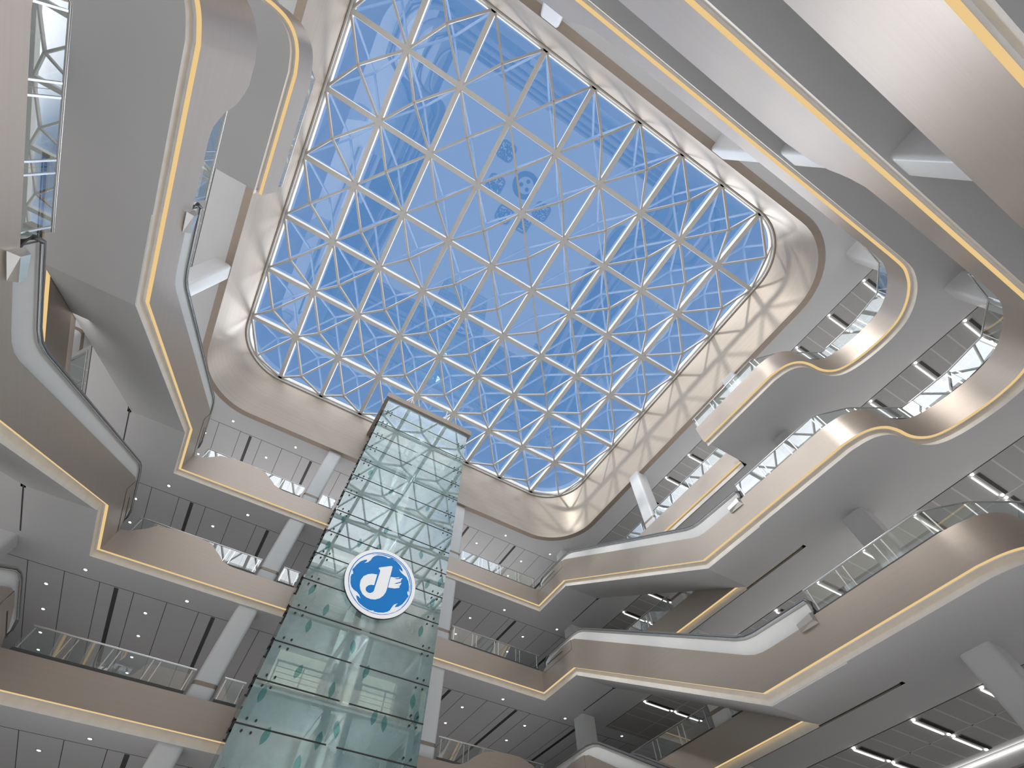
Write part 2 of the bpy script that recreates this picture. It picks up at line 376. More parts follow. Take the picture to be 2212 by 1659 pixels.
# ------------------------------------------------------------------ escalators
def escalator(side,k,label):
    """runs from gallery k+1 (low end, v=9) up to gallery k (v=18.35)"""
    zl,zh=LV[k+1],LV[k]; sg=1 if side=='right' else -1
    us=UR if sg>0 else UL; uo=NR-.02 if sg>0 else NL+.02
    sl=(zh-zl)/(V1-VA)
    def zz(v): return zl if v<=VA else (zh if v>=V1 else zl+(v-VA)*sl)
    prof=[(V0,zl),(VA,zl),(V1,zh)]
    root=thing('escalator',(us,V0,zl-.3),label,'escalator')
    P=[(us,v,z) for v,z in prof]
    dens=[]
    for a,b in zip(P,P[1:]):
        kx=max(1,int((b[1]-a[1])/.3))
        for i in range(kx): t=i/kx; dens.append(tuple(a[c]+(b[c]-a[c])*t for c in range(3)))
    dens.append(P[-1])
    if sg<0: dens=dens[::-1]
    wb=[(V0,zl+.93),(8.2,zl+.95),(8.7,zl+1.02),(9.2,zl+1.22),(18.0,zh+1.25),(18.35,zh+1.4),(18.8,zh+1.45),(19.6,zh+1.42)]
    ctab=[(V0,zl+.93),(8.3,zl+.96),(8.75,zl+1.04),(11.09,zl+2.19),(14.0,zl+3.66),(16.85,zl+5.6),(17.73,zh+1.11),(18.35,zh+1.38)]
    def lin(x,T):
        if x<=T[0][0]: return T[0][1]
        for (a,b),(c,d) in zip(T,T[1:]):
            if x<=c: return b+(d-b)*(x-a)/(c-a)
        return T[-1][1]
    ctab=[(V0,zl+.93),(8.3,zl+.95),(8.8,zl+1.05),(17.6,zh+1.05),(18.05,zh+1.30),(18.5,zh+1.40),(19.3,zh+1.40),(20.6,zh+1.25)]
    hs=lambda i:(lin(dens[i][1],ctab)-dens[i][2])
    m=MB(); m.ribbon(dens,lambda i:(0,0),lambda i:(0,hs(i))); m.ribbon(dens,lambda i:(0,hs(i)),lambda i:(.12,hs(i)))
    # raised cladding along the upper landing
    L=[(us,v,zh) for v in (V1,18.5,18.8,19.3,19.8,20.3,20.7,21.12)]
    if sg<0: L=L[::-1]
    tp=lambda i: interp(L[i][1],[(18.35,1.385),(18.5,1.40),(19.3,1.40),(20.6,1.25),(20.75,1.06),(21.2,1.05)])
    m.ribbon(L,lambda i:(-.012,.9),lambda i:(-.012,tp(i))); m.ribbon(L,lambda i:(-.012,tp(i)),lambda i:(.1,tp(i)))
    m.build('side_cladding',M_METAL,root)
    m=MB(); m.ribbon(dens,lambda i:(.11,0),lambda i:(0,0)); m.build('light_strip',M_LED,root)
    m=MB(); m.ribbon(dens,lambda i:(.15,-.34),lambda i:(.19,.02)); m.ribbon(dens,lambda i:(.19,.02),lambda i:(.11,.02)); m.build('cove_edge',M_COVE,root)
    # underside
    m=MB(); inn=us+sg*.15
    PP=[(V0-.15,zl-.3),(VA+.06,zl-.3),(V1+.06,zh-.3),(V1+.15,zh-.3)]
    for (a,za),(b,zb) in zip(PP,PP[1:]):
        q=[(inn,a,za),(uo,a,za),(uo,b,zb),(inn,b,zb)]; m.add(q,[(0,3,2,1) if sg>0 else (0,1,2,3)])
        q=[(uo,a,za),(uo,a,za+1.25),(uo,b,zb+1.25),(uo,b,zb)]; m.add(q,[(0,1,2,3)])
    m.build('underside',M_SOFFIT,root)
    # steps
    m=MB(); n=26
    ua,ub=(us+sg*.75),(uo-sg*.65)
    x0,x1=min(ua,ub),max(ua,ub)
    m.box(x0,x1,V0,VA,zl+.55,zl+.76)
    for i in range(n):
        v=VA+(V1-VA)*i/n; z=zl+.76+(zh-zl)*i/n; m.box(x0,x1,v,v+(V1-VA)/n,z-.35,z+(zh-zl)/n)
    m.build('steps',M_HAND,root)
    # balustrades with handrails, one each side
    htab=[(V0+.1,zl+1.56),(7.0,zl+1.66),(8.6,zl+1.69),(9.1,zl+1.85),(17.2,zh+1.5),(17.9,zh+1.70),(18.5,zh+1.72),(20.9,zh+1.70)]
    htab=[(6.25,zl+1.62),(8.4,zl+1.68),(8.8,zl+1.74),(9.2,zl+1.90),(17.35,zh+1.50),(17.75,zh+1.64),(18.2,zh+1.70),(20.5,zh+1.70)]
    for side_u,nm in ((us+sg*.10,'inner'),(uo-sg*.25,'outer')):
        pts=[]
        for a,b in zip(htab,htab[1:]):
            kx=max(1,int((b[0]-a[0])/.35))
            for i in range(kx): t=i/kx; pts.append((side_u,a[0]+(b[0]-a[0])*t,a[1]+(b[1]-a[1])*t))
        pts.append((side_u,)+htab[-1])
        m=MB(); vs=[]
        for p in pts: vs+=[(p[0],p[1],lin(p[1],ctab)-.1),(p[0],p[1],p[2]-.05)]
        kk=len(pts)
        fs=[(2*i,2*i+2,2*i+3,2*i+1) for i in range(kk-1)]
        m.add(vs,fs); m.add([(x+sg*.05,y,z) for x,y,z in vs],[f[::-1] for f in fs])
        m.add([vs[-2],vs[-1],(side_u,20.95,zh+1.45),(side_u,20.9,zh+1.15)],[(0,1,2,3)])
        bp=m.build('balustrade_panel',M_BAL,root)
        end=[(side_u,20.75,zh+1.66),(side_u,20.98,zh+1.5),(side_u,21.02,zh+1.3),(side_u,20.9,zh+1.1)]
        st=[(side_u,6.35,zl+1.05),(side_u,6.15,zl+1.2),(side_u,6.12,zl+1.45)]
        m=MB(); m.tube(st+pts+end,.055,8); m.build('handrail',M_HAND,bp)
        m=MB(); m.tube([(p[0]-sg*.055,p[1],p[2]-.07) for p in pts],.022,6); m.build('chrome_rail',M_CHROME,bp)
    # steel inlet box on the cladding at the low end, dark seam at the high end
    m=MB(); x0,x1=us-sg*.16,us
    a=[(us,6.2,zl+.80),(us,6.2,zl+1.15),(us,6.85,zl+1.05),(us,6.85,zl+.82)]
    b=[(x0,6.25,zl+.88),(x0,6.25,zl+1.08),(x0,6.8,zl+1.0),(x0,6.8,zl+.86)]
    m.add(a+b,[(4,5,6,7),(0,1,5,4),(1,2,6,5),(2,3,7,6),(3,0,4,7)]); m.build('inlet_cover',M_CHROME,root)
    m=MB(); x0,x1=sorted((us-sg*.016,us-sg*.013)); m.box(x0,x1,19.15,20.65,zh+1.16,zh+1.20); m.build('seam',M_JOINT,root)
    return root
for k in (1,2,3):
    lo,hi=LN[k+1],LN[k]
    for side in ('right','left'):
        escalator(side,k,f'escalator on the {side} side climbing from the {lo} to the {hi}')

# dark slots in the ceilings where the escalator bays meet the slab
for k in (1,2,3):
    z=LV[k]-.3; m=MB()
    for u in (NR+.06,NL-.06):
        m.box(u-.025,u+.025,V1+.05,21.1,z-.006,z+.01)
        if k>1: m.box(u-.025,u+.025,V0-.05,9.15,z-.006,z+.01)
    struct('ceiling_slot',m,M_JOINT,f'thin dark slots in the ceiling under the {LN[k]}','ceiling')

# ------------------------------------------------------------------ ceiling details per storey
CE={0:Z0,1:Z1-.3,2:Z2-.3,3:Z3-.3}
CN={0:'topmost ceiling',1:'ceiling under the top gallery',2:'ceiling under the middle gallery',3:'ceiling under the lower gallery'}
VB=22.85
fits={}
def downlight(p,label,group):
    key='d'
    if key not in fits:
        o=thing('downlight',p,label,'ceiling light',group)
        m=MB(); m.ribbon([(p[0]+.10*math.cos(a*math.pi/9),p[1]+.10*math.sin(a*math.pi/9),p[2]-.015) for a in range(18)],lambda i:(-.025,0),lambda i:(.02,.012),True,True); m.build('trim_ring',M_TRIM,o)
        m=MB(); m.disc((p[0],p[1],p[2]-.012),.066,18,False); m.build('lens',M_WHITE,o)
        fits[key]=o; return o
    o=copy_tree(fits[key],p); tag(o,label,'ceiling light',group); return o
def lampunit(p,label,group):
    if 'l' not in fits:
        o=thing('linear_light',p,label,'ceiling light',group)
        m=MB(); m.box(p[0]-.08,p[0]+1.95,p[1]+.0,p[1]+.14,p[2]-.02,p[2]-.012); pl=m.build('backing_plate',M_TILELINE,o)
        m=MB(); m.box(p[0]+.12,p[0]+1.72,p[1]+.065,p[1]+.108,p[2]-.05,p[2]-.02); m.build('tube',M_TUBE,o)
        for du in (0.,1.87):
            m=MB(); m.cyl((p[0]+du,p[1],p[2]-.05),.052,.03,16); m.build('spot',M_WHITE,o)
        fits['l']=o; return o
    o=copy_tree(fits['l'],p); tag(o,label,'ceiling light',group); return o
def ventunit(p,label,group):
    if 'v' not in fits:
        o=thing('air_vent',p,label,'air vent',group)
        m=MB(); m.box(p[0]+.14,p[0]+1.9,p[1]-.20,p[1]-.07,p[2]-.035,p[2]-.02); tr=m.build('tray',M_VENT,o)
        m=MB()
        for s in range(5): m.box(p[0]+.15,p[0]+1.89,p[1]-.193+s*.026,p[1]-.183+s*.026,p[2]-.055,p[2]-.035)
        m.build('slat',M_SLAT,o); fits['v']=o; return o
    o=copy_tree(fits['v'],p); tag(o,label,'air vent',group); return o
def longvent(u,k,z):
    p=(u,VB,z); lab=f'long dark slot vent crossing the {CN[k]}'; g=f'slot vents in the {CN[k]}'
    if 'lv' not in fits:
        o=thing('slot_vent',p,lab,'air vent',g)
        m=MB(); m.box(u-.085,u+.085,VB+.06,VB+9.,z-.006,z+.02); m.build('tray',M_VENT,o)
        m=MB()
        for s in range(4): m.box(u-.075+s*.045,u-.06+s*.045,VB+.07,VB+8.9,z-.02,z-.006)
        m.build('slat',M_SLAT,o); fits['lv']=o; return o
    o=copy_tree(fits['lv'],p); tag(o,lab,'air vent',g); return o

DL={0:[24.13,26.13],1:[24.13,26.13],2:[24.13,26.13,28.15,29.77],3:[24.13,26.13]}
for k,z in CE.items():
    # far zone: fine joints
    m=MB(); t=.012
    m.box(-11.5,22.2,VB-t,VB+t,z-.004,z+.01)
    for n in range(-6,25):
        u=-2.54+1.337*n
        if -11<u<22: m.box(u-t,u+t,VB,35,z-.004,z+.01)
    for u in (19.25,-11.4): m.box(u-t,u+t,-12,21.9,z-.004,z+.01)
    struct('ceiling_joint',m,M_JOINT,f'fine dark panel joints in the {CN[k]}','ceiling')
    # side zones: dark mesh tiles with pale grid
    for side,(a,b) in (('right',(19.27,23.4)),('left',(-15.5,-11.42))):
        m=MB(); m.box(a,b,-12.,21.9,z-.012,z+.01); struct('ceiling_mesh',m,M_TILE,f'dark mesh tiles along the {side} of the {CN[k]}','ceiling')
        m=MB(); w=.03
        for n in range(-4,12):
            v=-4.05+2.265*n
            for q in (.755,1.51):
                if -12<v+q<21.8: m.box(a,b,v+q-w,v+q+w,z-.016,z-.005)
        m.box((a+b)/2-w,(a+b)/2+w,-12,21.9,z-.016,z-.005)
        struct('ceiling_grid',m,M_TILELINE,f'pale grid bars along the {side} of the {CN[k]}','ceiling')
    for u in (-5.9,-1.9,10.0,14.0,17.95): longvent(u,k,z)
    for u in (-7.15,-3.14,8.8,12.81,16.77,20.7):
        downlight((u,22.3,z),f'small round downlight in the front row of the {CN[k]}',f'front row downlights of the {CN[k]}')
    for u in (-8.48,-4.56,7.4,11.35,15.29):
        for v in DL[k]: downlight((u,v,z),f'small round downlight between the panel joints of the {CN[k]}',f'panel downlights of the {CN[k]}')
    rows={0:range(0,9),1:range(0,11),2:range(0,11),3:range(2,11)}[k]
    for n in rows:
        v=-4.05+2.265*n
        for s,u in enumerate((19.33,21.45)):
            if k==0 and s==1: continue
            lampunit((u,v,z),f'slim white tube light in the right strip of the {CN[k]}',f'tube lights in the {CN[k]}')
            ventunit((u,v,z),f'dark slatted vent beside a tube light on the {CN[k]}',f'slatted vents on the {CN[k]}')

# ------------------------------------------------------------------ columns
def rbox(u,v,w,r=.13,n=5): return [(u+x,v+y) for x,y in rrect(-w/2,w/2,-w/2,w/2,r,n)]
CPOS={'by the left of the glass lift':(-.73,21.79),'by the right of the glass lift':(8.52,21.79),'at the far right corner':(17.69,21.79),
 'beyond the right escalator bay':(17.69,12.83),'beside the right balcony':(17.69,3.97),'at the curved right corner':(17.75,-4.85),
 'on the near side, second from the curved corner':(8.48,-4.85),'on the near side, third from the curved corner':(-.9,-4.85),
 'beyond the left escalator bay':(-10.07,12.83),'at the far left corner':(-10.07,21.79),'beside the left balcony':(-10.07,3.97)}
TOPS={1:Z0,2:Z1-.3,3:Z2-.3,4:Z3-.3}
for k in (1,2,3,4):
    for ph,(u,v) in CPOS.items():
        zb=LV[k]+.75; zt=TOPS[k]
        o=thing('column',(u,v,zb),f'rounded white column of the {LN[k]} {ph}','column')
        poly=rbox(u,v,.88); m=MB()
        m.ribbon([(x,y,zb) for x,y in poly],lambda i:(0,0),lambda i:(0,zt-zb),True)
        m.build('shaft',M_COLUMN,o)
        m=MB(); P=[(x,y,LV[k]+1.52) for x,y in poly]; m.ribbon(P,lambda i:(.012,0),lambda i:(.012,.13),True); m.ribbon(P,lambda i:(.012,0),lambda i:(-.01,0),True,True); m.ribbon(P,lambda i:(-.01,.13),lambda i:(.012,.13),True)
        m.build('band',M_BROWN,o)

# ------------------------------------------------------------------ glass balustrades
def balustrade(path,z,label,pitch=1.41):
    o=thing('glass_balustrade',(path[0][0],path[0][1],z+.75),label,'balustrade')
    shoe=MB(); rail=MB()
    P=[(a,b,z) for a,b in path]
    shoe.ribbon(P,lambda i:(-.02,.75),lambda i:(-.02,1.18)); shoe.ribbon(P,lambda i:(-.02,1.18),lambda i:(.02,1.18)); shoe.ribbon(P,lambda i:(.02,1.18),lambda i:(.02,.75))
    shoe.build('base_shoe',M_SHOE,o)
    for a,b in zip(path,path[1:]):
        l=math.hypot(b[0]-a[0],b[1]-a[1]); n=max(1,round(l/pitch))
        for i in range(n):
            t0,t1=i/n,(i+1)/n; p=[a[c]+(b[c]-a[c])*t0 for c in (0,1)]; q=[a[c]+(b[c]-a[c])*t1 for c in (0,1)]
            m=MB(); g=.006/ (l/n)
            pp=[p[c]+(q[c]-p[c])*g for c in (0,1)]; qq=[q[c]+(p[c]-q[c])*g for c in (0,1)]
            m.add([(pp[0],pp[1],z+1.0),(qq[0],qq[1],z+1.0),(qq[0],qq[1],z+1.90),(pp[0],pp[1],z+1.90)],[(0,1,2,3)])
            m.build('glass_pane',M_RAIL,o)
            for t in ((.09,.91) if l/n>.8 else (.5,)):
                x=p[0]+(q[0]-p[0])*t; y=p[1]+(q[1]-p[1])*t
                m=MB(); m.box(x-.018,x+.018,y-.018,y+.018,z+.76,z+1.86); m.build('post',M_CHROME,o)
    rail.tube([(a,b,z+1.92) for a,b in path],.03,8); rail.build('top_rail',M_CHROME,o)
    return o
chordR=[(14.83,6.15),(14.83,2.0),(15.72,1.04),(17.47,-.02),(17.5,-.42),(17.5,-1.9),(17.24,-3.32),(16.15,-4.25),(14.7,-4.42)]
chordL=[(2*CEN-x,y) for x,y in chordR]
for k in (1,2,3):
    z=LV[k]; n=LN[k]
    balustrade([(-6.75,21.27),(-1.25,21.27)],z,f'glass balustrade of the {n} on the far side, left of the left column')
    balustrade([(-.2,21.27),(.62,21.27)],z,f'short glass balustrade of the {n} between left column and glass lift')
    balustrade([(9.0,21.27),(14.5,21.27)],z,f'glass balustrade of the {n} on the far side, right of the glass lift')
    balustrade(chordR,z,f'glass balustrade of the {n} along the right side and round the curved bay')
    if k==2: balustrade([(-7.14,3.3),(-7.14,6.1)],z,f'short glass balustrade of the {n} along the left side')
    else: balustrade(chordL,z,f'glass balustrade of the {n} along the left side')
    balustrade([(17.28,18.2),(17.28,13.35)],z,f'glass balustrade of the {n} over the dark right set-back parapet, far half')
    balustrade([(17.28,12.3),(17.28,6.3)],z,f'glass balustrade of the {n} over the dark right set-back parapet, near half')
    balustrade([(-9.66,18.2),(-9.66,13.4)],z,f'glass balustrade of the {n} over the dark left set-back parapet')

# ------------------------------------------------------------------ glass lift shaft
EU0,EU1,EV0,EV1=.72,6.75,17.53,20.95
GM0,GM1=3.57,3.91
lift=thing('lift_shaft',((EU0+EU1)/2,EV0,0),'tall teal glass lift shaft rising to the skylight, carrying a round sign','lift shaft')
jz=[24.04+EYE-1.25*i for i in range(21)]
edges=[25.46+EYE]+[z for z in jz if z>0]+[0.]
for a,b in zip(edges,edges[1:]):
    for u0,u1 in ((EU0,GM0+.17),(GM0+.17,EU1)):
        m=MB(); m.add([(u0,EV0,b+.012),(u1,EV0,b+.012),(u1,EV0,a-.012),(u0,EV0,a-.012)],[(0,1,2,3)]); m.build('front_glass',M_LIFT,lift)
for u in (EU0,EU1):
    m=MB(); m.add([(u,EV0,0),(u,EV1,0),(u,EV1,25.46+EYE),(u,EV0,25.46+EYE)],[(0,1,2,3)]); m.build('side_glass',M_LIFT,lift)
m=MB()
for z in jz:
    if z>0:
        for u0,u1 in ((EU0,GM0),(GM1,EU1)): m.box(u0,u1,EV0-.012,EV0+.012,z-.02,z+.02)
m.build('glass_joint',M_JOINT,lift)
for z in jz:
    if z<1: continue
    for su,us in ((1,(.98,1.26)),(-1,(6.22,6.49))):
        m=MB()
        for u in us:
            for dz in (-.16,.16):
                cx,cz=u,z+dz; n=10
                vs=[(cx+.035*math.cos(2*math.pi*q/n),EV0-.03,cz+.035*math.sin(2*math.pi*q/n)) for q in range(n)]
                m.add(vs,[tuple(range(n))]); vs2=[(x,EV0+.1,zz) for x,_,zz in vs]; m.add(vs+vs2,[(q,(q+1)%n,n+(q+1)%n,n+q) for q in range(n)])
        um=(us[0]+us[1])/2
        for u in us:
            for dz in (-.16,.16): m.bar((um,EV0+.08,z),(u,EV0+.08,z+dz),.012)
        m.build('bolt_fitting',M_SLAT,lift)
    m=MB()
    for dz in (-.17,.12):
        m.box(EU0-.10,EU0,EV0+.20,EV0+.24,z+dz,z+dz+.045); m.box(EU0-.10,EU0-.06,EV0+.1,EV0+.36,z+dz-.01,z+dz+.03); m.box(EU0-.08,EU0,EV0+.9,EV0+.94,z+dz,z+dz+.045)
    m.box(EU0-.035,EU0-.005,EV0+.20,EV0+.94,z-.18,z-.15); m.box(EU0-.035,EU0-.005,EV0+.2,EV0+.24,z-.18,z+.16); m.box(EU0-.035,EU0-.005,EV0+.9,EV0+.94,z-.18,z+.16); m.box(EU0-.08,EU0-.04,EV0+.2,EV0+.3,z-.17,z+.15)
    m.build('side_clamp',M_SLAT,lift)
# bronze head frame
m=MB(); zt=26.0+EYE
m.box(.5,6.97,17.36,17.62,zt-.5,zt); m.box(.5,.74,17.62,21.15,zt-.5,zt); m.box(6.73,6.97,17.62,21.15,zt-.5,zt)
m.build('head_frame',M_BROWN,lift)
for u in (2.2,4.9):
    m=MB(); m.bar((u,17.5,zt-.02),(u,17.5,ZB-.04),.06); m.bar((u-.3,17.5,zt-.02),(u,17.5,zt+.7),.03); m.bar((u+.3,17.5,zt-.02),(u,17.5,zt+.7),.03); m.build('hanger',M_STEEL,lift)
# inside: steel posts, ring beams, back wall
for u in (.95,3.35,4.13,6.5):
    for v in (17.95,20.5):
        m=MB(); m.box(u-.11,u+.11,v-.11,v+.11,0,25.4+EYE); m.build('steel_post',M_STEEL,lift)
m=MB()
for z in [zk+.45 for zk in LV.values()]+[zk+3.2 for zk in LV.values()]+[Z0+1.6]:
    m.box(.85,6.6,17.86,18.04,z-.12,z+.12); m.box(.85,6.6,20.4,20.58,z-.12,z+.12)
    for u in (.95,3.35,4.13,6.5): m.box(u-.07,u+.07,18,20.5,z-.1,z+.1)
m.build('ring_beam',M_STEEL,lift)
m=MB(); m.box(EU0,EU1,20.85,20.95,0,25.4+EYE); m.build('back_wall',M_BACK,lift)
for k in (1,2,3,4):
    z=LV[k]
    for u0 in (1.15,4.35):
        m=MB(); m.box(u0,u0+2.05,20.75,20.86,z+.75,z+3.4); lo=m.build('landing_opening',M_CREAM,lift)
        m=MB(); m.box(u0-.05,u0+2.1,18.1,20.8,z+.35,z+.72); ls=m.build('landing_slab',M_BACK,lift)
        m=MB(); y=18.45; m.tube([(u0,y,z+1.65),(u0+2.03,y,z+1.65)],.035,8)
        for u in (u0+.05,u0+1.02,u0+1.98): m.box(u-.022,u+.022,y-.022,y+.022,z+.72,z+1.65)
        for h in (.95,1.12,1.29,1.46): m.tube([(u0,y,z+h),(u0+2.03,y,z+h)],.010,6)
        m.build('landing_railing',M_STEEL,ls)
# leaf shaped teal marks laid just in front of the glass
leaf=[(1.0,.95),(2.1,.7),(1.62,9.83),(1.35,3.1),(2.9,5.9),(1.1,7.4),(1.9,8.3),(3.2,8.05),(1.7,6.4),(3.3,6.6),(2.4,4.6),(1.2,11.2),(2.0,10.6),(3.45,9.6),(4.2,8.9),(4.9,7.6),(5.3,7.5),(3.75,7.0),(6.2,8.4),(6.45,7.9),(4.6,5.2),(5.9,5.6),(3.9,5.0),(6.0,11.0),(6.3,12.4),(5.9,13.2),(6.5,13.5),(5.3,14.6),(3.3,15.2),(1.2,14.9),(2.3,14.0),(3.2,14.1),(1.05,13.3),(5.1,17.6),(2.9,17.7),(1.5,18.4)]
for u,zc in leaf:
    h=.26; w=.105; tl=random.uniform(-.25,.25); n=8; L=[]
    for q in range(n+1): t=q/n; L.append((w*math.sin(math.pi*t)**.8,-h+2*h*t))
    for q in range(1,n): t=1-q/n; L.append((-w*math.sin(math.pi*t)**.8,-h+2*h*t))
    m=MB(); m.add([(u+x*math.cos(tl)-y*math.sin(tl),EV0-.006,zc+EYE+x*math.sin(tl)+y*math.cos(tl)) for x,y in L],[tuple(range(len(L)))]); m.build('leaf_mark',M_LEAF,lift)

# ------------------------------------------------------------------ round sign
EMB={'flame1':[(-1.338,0.127),(-1.326,0.401),(-1.233,0.648),(-1.069,0.877),(-0.840,1.068),(-0.587,1.203),(-0.338,1.280),(-0.084,1.304),(0.139,1.314),(0.022,1.237),(-0.063,1.229),(-0.096,1.257),(-0.302,1.240),(-0.507,1.181),(-0.627,1.089),(-0.696,0.992),(-0.742,0.825),(-0.819,0.686),(-0.962,0.575),(-0.893,0.696),(-0.886,0.787),(-1.000,0.732),(-1.144,0.592),(-1.260,0.376),(-1.317,0.199)],
'flame2':[(0.157,1.293),(0.420,1.250),(0.704,1.118),(0.952,0.920),(1.134,0.673),(1.273,0.390),(1.331,0.109),(1.345,-0.205),(1.264,-0.113),(1.238,0.001),(1.305,-0.024),(1.270,0.237),(1.178,0.482),(1.043,0.638),(0.849,0.720),(0.707,0.796),(0.614,0.920),(0.718,0.854),(0.823,0.829),(0.768,0.955),(0.635,1.090),(0.426,1.224)],
'flame3':[(1.317,-0.239),(1.268,-0.542),(1.129,-0.845),(0.931,-1.070),(0.682,-1.242),(0.421,-1.351),(0.171,-1.402),(-0.165,-1.412),(-0.105,-1.358),(0.036,-1.316),(0.038,-1.359),(0.240,-1.335),(0.445,-1.277),(0.608,-1.178),(0.685,-1.086),(0.736,-0.933),(0.794,-0.800),(0.948,-0.677),(0.884,-0.791),(0.852,-0.894),(1.006,-0.818),(1.152,-0.652),(1.247,-0.455)],
'flame4':[(-0.182,-1.390),(-0.458,-1.342),(-0.716,-1.212),(-0.951,-1.027),(-1.157,-0.805),(-1.298,-0.553),(-1.380,-0.249),(-1.385,0.096),(-1.298,0.006),(-1.265,-0.106),(-1.318,-0.102),(-1.324,-0.251),(-1.246,-0.510),(-1.150,-0.663),(-1.020,-0.754),(-0.849,-0.807),(-0.737,-0.882),(-0.636,-1.023),(-0.746,-0.953),(-0.848,-0.944),(-0.782,-1.079),(-0.651,-1.211),(-0.464,-1.323)],
'note':[(-0.291,0.597),(-0.253,0.631),(0.232,0.909),(0.292,0.898),(0.304,0.823),(0.324,-0.164),(0.314,-0.385),(0.250,-0.573),(0.134,-0.731),(-0.035,-0.849),(-0.222,-0.899),(-0.426,-0.885),(-0.605,-0.811),(-0.754,-0.657),(-0.841,-0.477),(-0.874,-0.249),(-0.808,-0.027),(-0.650,0.135),(-0.488,0.218),(-0.267,0.264),(-0.259,-0.259),(-0.384,-0.286),(-0.481,-0.342),(-0.560,-0.455),(-0.560,-0.562),(-0.504,-0.635),(-0.404,-0.669),(-0.317,-0.656),(-0.227,-0.581),(-0.195,-0.499),(-0.198,-0.333),(-0.183,0.471),(-0.201,0.516),(-0.267,0.555)],
'tail':[(0.346,0.382),(0.484,0.409),(0.598,0.440),(0.736,0.525),(0.693,0.451),(0.498,0.356),(0.639,0.374),(0.768,0.442),(0.866,0.523),(0.881,0.485),(0.797,0.376),(0.851,0.422),(0.833,0.326),(0.742,0.253),(0.558,0.121),(0.692,0.159),(0.867,0.288),(0.891,0.259),(0.845,0.179),(0.888,0.200),(0.834,0.124),(0.735,0.083),(0.839,0.102),(0.850,0.026),(0.656,-0.078),(0.355,-0.147)],
}
SC=(3.745,12.385+EYE); SY=17.43
sign=thing('round_sign',(SC[0],SY,SC[1]),'round blue and white sign with a musical d emblem on the glass lift shaft','sign')
def vdisc(mb,r,y,r0=0,n=72):
    a=[(SC[0]+r*math.cos(2*math.pi*q/n),y,SC[1]+r*math.sin(2*math.pi*q/n)) for q in range(n)]
    if not r0: mb.add(a,[tuple(range(n))])
    else:
        b=[(SC[0]+r0*math.cos(2*math.pi*q/n),y,SC[1]+r0*math.sin(2*math.pi*q/n)) for q in range(n)]
        mb.add(a+b,[(q,(q+1)%n,n+(q+1)%n,n+q) for q in range(n)])
m=MB(); n=72
a=[(SC[0]+1.6*math.cos(2*math.pi*q/n),SC[1]+1.6*math.sin(2*math.pi*q/n)) for q in range(n)]
m.add([(x,SY,z) for x,z in a]+[(x,SY-.085,z) for x,z in a],[(q,(q+1)%n,n+(q+1)%n,n+q) for q in range(n)],True); vdisc(m,1.6,SY)
m.build('edge_band',M_SIGNE,sign)
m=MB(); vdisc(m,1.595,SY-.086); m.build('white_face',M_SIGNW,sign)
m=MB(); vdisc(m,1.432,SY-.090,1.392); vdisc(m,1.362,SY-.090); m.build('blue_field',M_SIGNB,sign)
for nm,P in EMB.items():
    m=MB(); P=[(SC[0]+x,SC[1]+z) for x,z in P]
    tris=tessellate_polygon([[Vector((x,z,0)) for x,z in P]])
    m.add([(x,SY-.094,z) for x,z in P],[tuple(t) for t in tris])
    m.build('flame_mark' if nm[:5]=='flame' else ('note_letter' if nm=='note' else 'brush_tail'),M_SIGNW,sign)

# ------------------------------------------------------------------ shop front on the far right under the lower gallery
m=MB(); o=thing('shop_front',(24.2,7.,Z4+.75),'glazed shop front with a bright line lamp at the lower right edge','shop front')
m=MB(); m.box(23.9,24.4,-4,20,Z3-.75,Z3-.31); m.build('header',M_TILELINE,o)
m=MB(); m.box(23.84,23.9,-4,20,Z3-.42,Z3-.37); m.build('line_lamp',M_TUBE,o)
m=MB(); m.box(24.1,24.13,-4,20,Z4+.75,Z3-.75); m.build('glass_wall',M_RAIL,o)
m=MB()
for v in range(-4,21,2): m.box(24.05,24.18,v-.04,v+.04,Z4+.75,Z3-.75)
m.build('mullion',M_HAND,o)

# ------------------------------------------------------------------ ground floor furniture (shows only as a reflection in the skylight)
o=thing('kiosk_counter',(3.7,3.1,0),'round white counter ring on the ground floor mirrored in the skylight','counter')
m=MB(); R=[(3.7+1.5*math.cos(a*math.pi/20),3.1+1.5*math.sin(a*math.pi/20),0) for a in range(40)]
m.ribbon(R,lambda i:(0,0),lambda i:(0,1.05),True); m.ribbon(R,lambda i:(-.5,1.05),lambda i:(-.5,0),True); m.build('ring_body',M_STEEL2,o)
m=MB(); m.ribbon([(x,y,1.05) for x,y,_ in R],lambda i:(.04,0),lambda i:(-.55,0),True); m.build('counter_top',M_HAND,o)
for a in (40,160,280):
    x,y=3.7+.5*math.cos(math.radians(a)),3.1+.5*math.sin(math.radians(a))
    c=thing('stool',(x,y,0),'dark stool inside the round ground floor counter','stool','stools inside the round counter')
    m=MB(); m.cyl((x,y,0),.05,.6,12); m.cyl((x,y,0),.2,.03,16); m.build('leg',M_HAND,c)
    m=MB(); m.cyl((x,y,.6),.24,.1,18); m.build('seat',M_RUBBER,c)
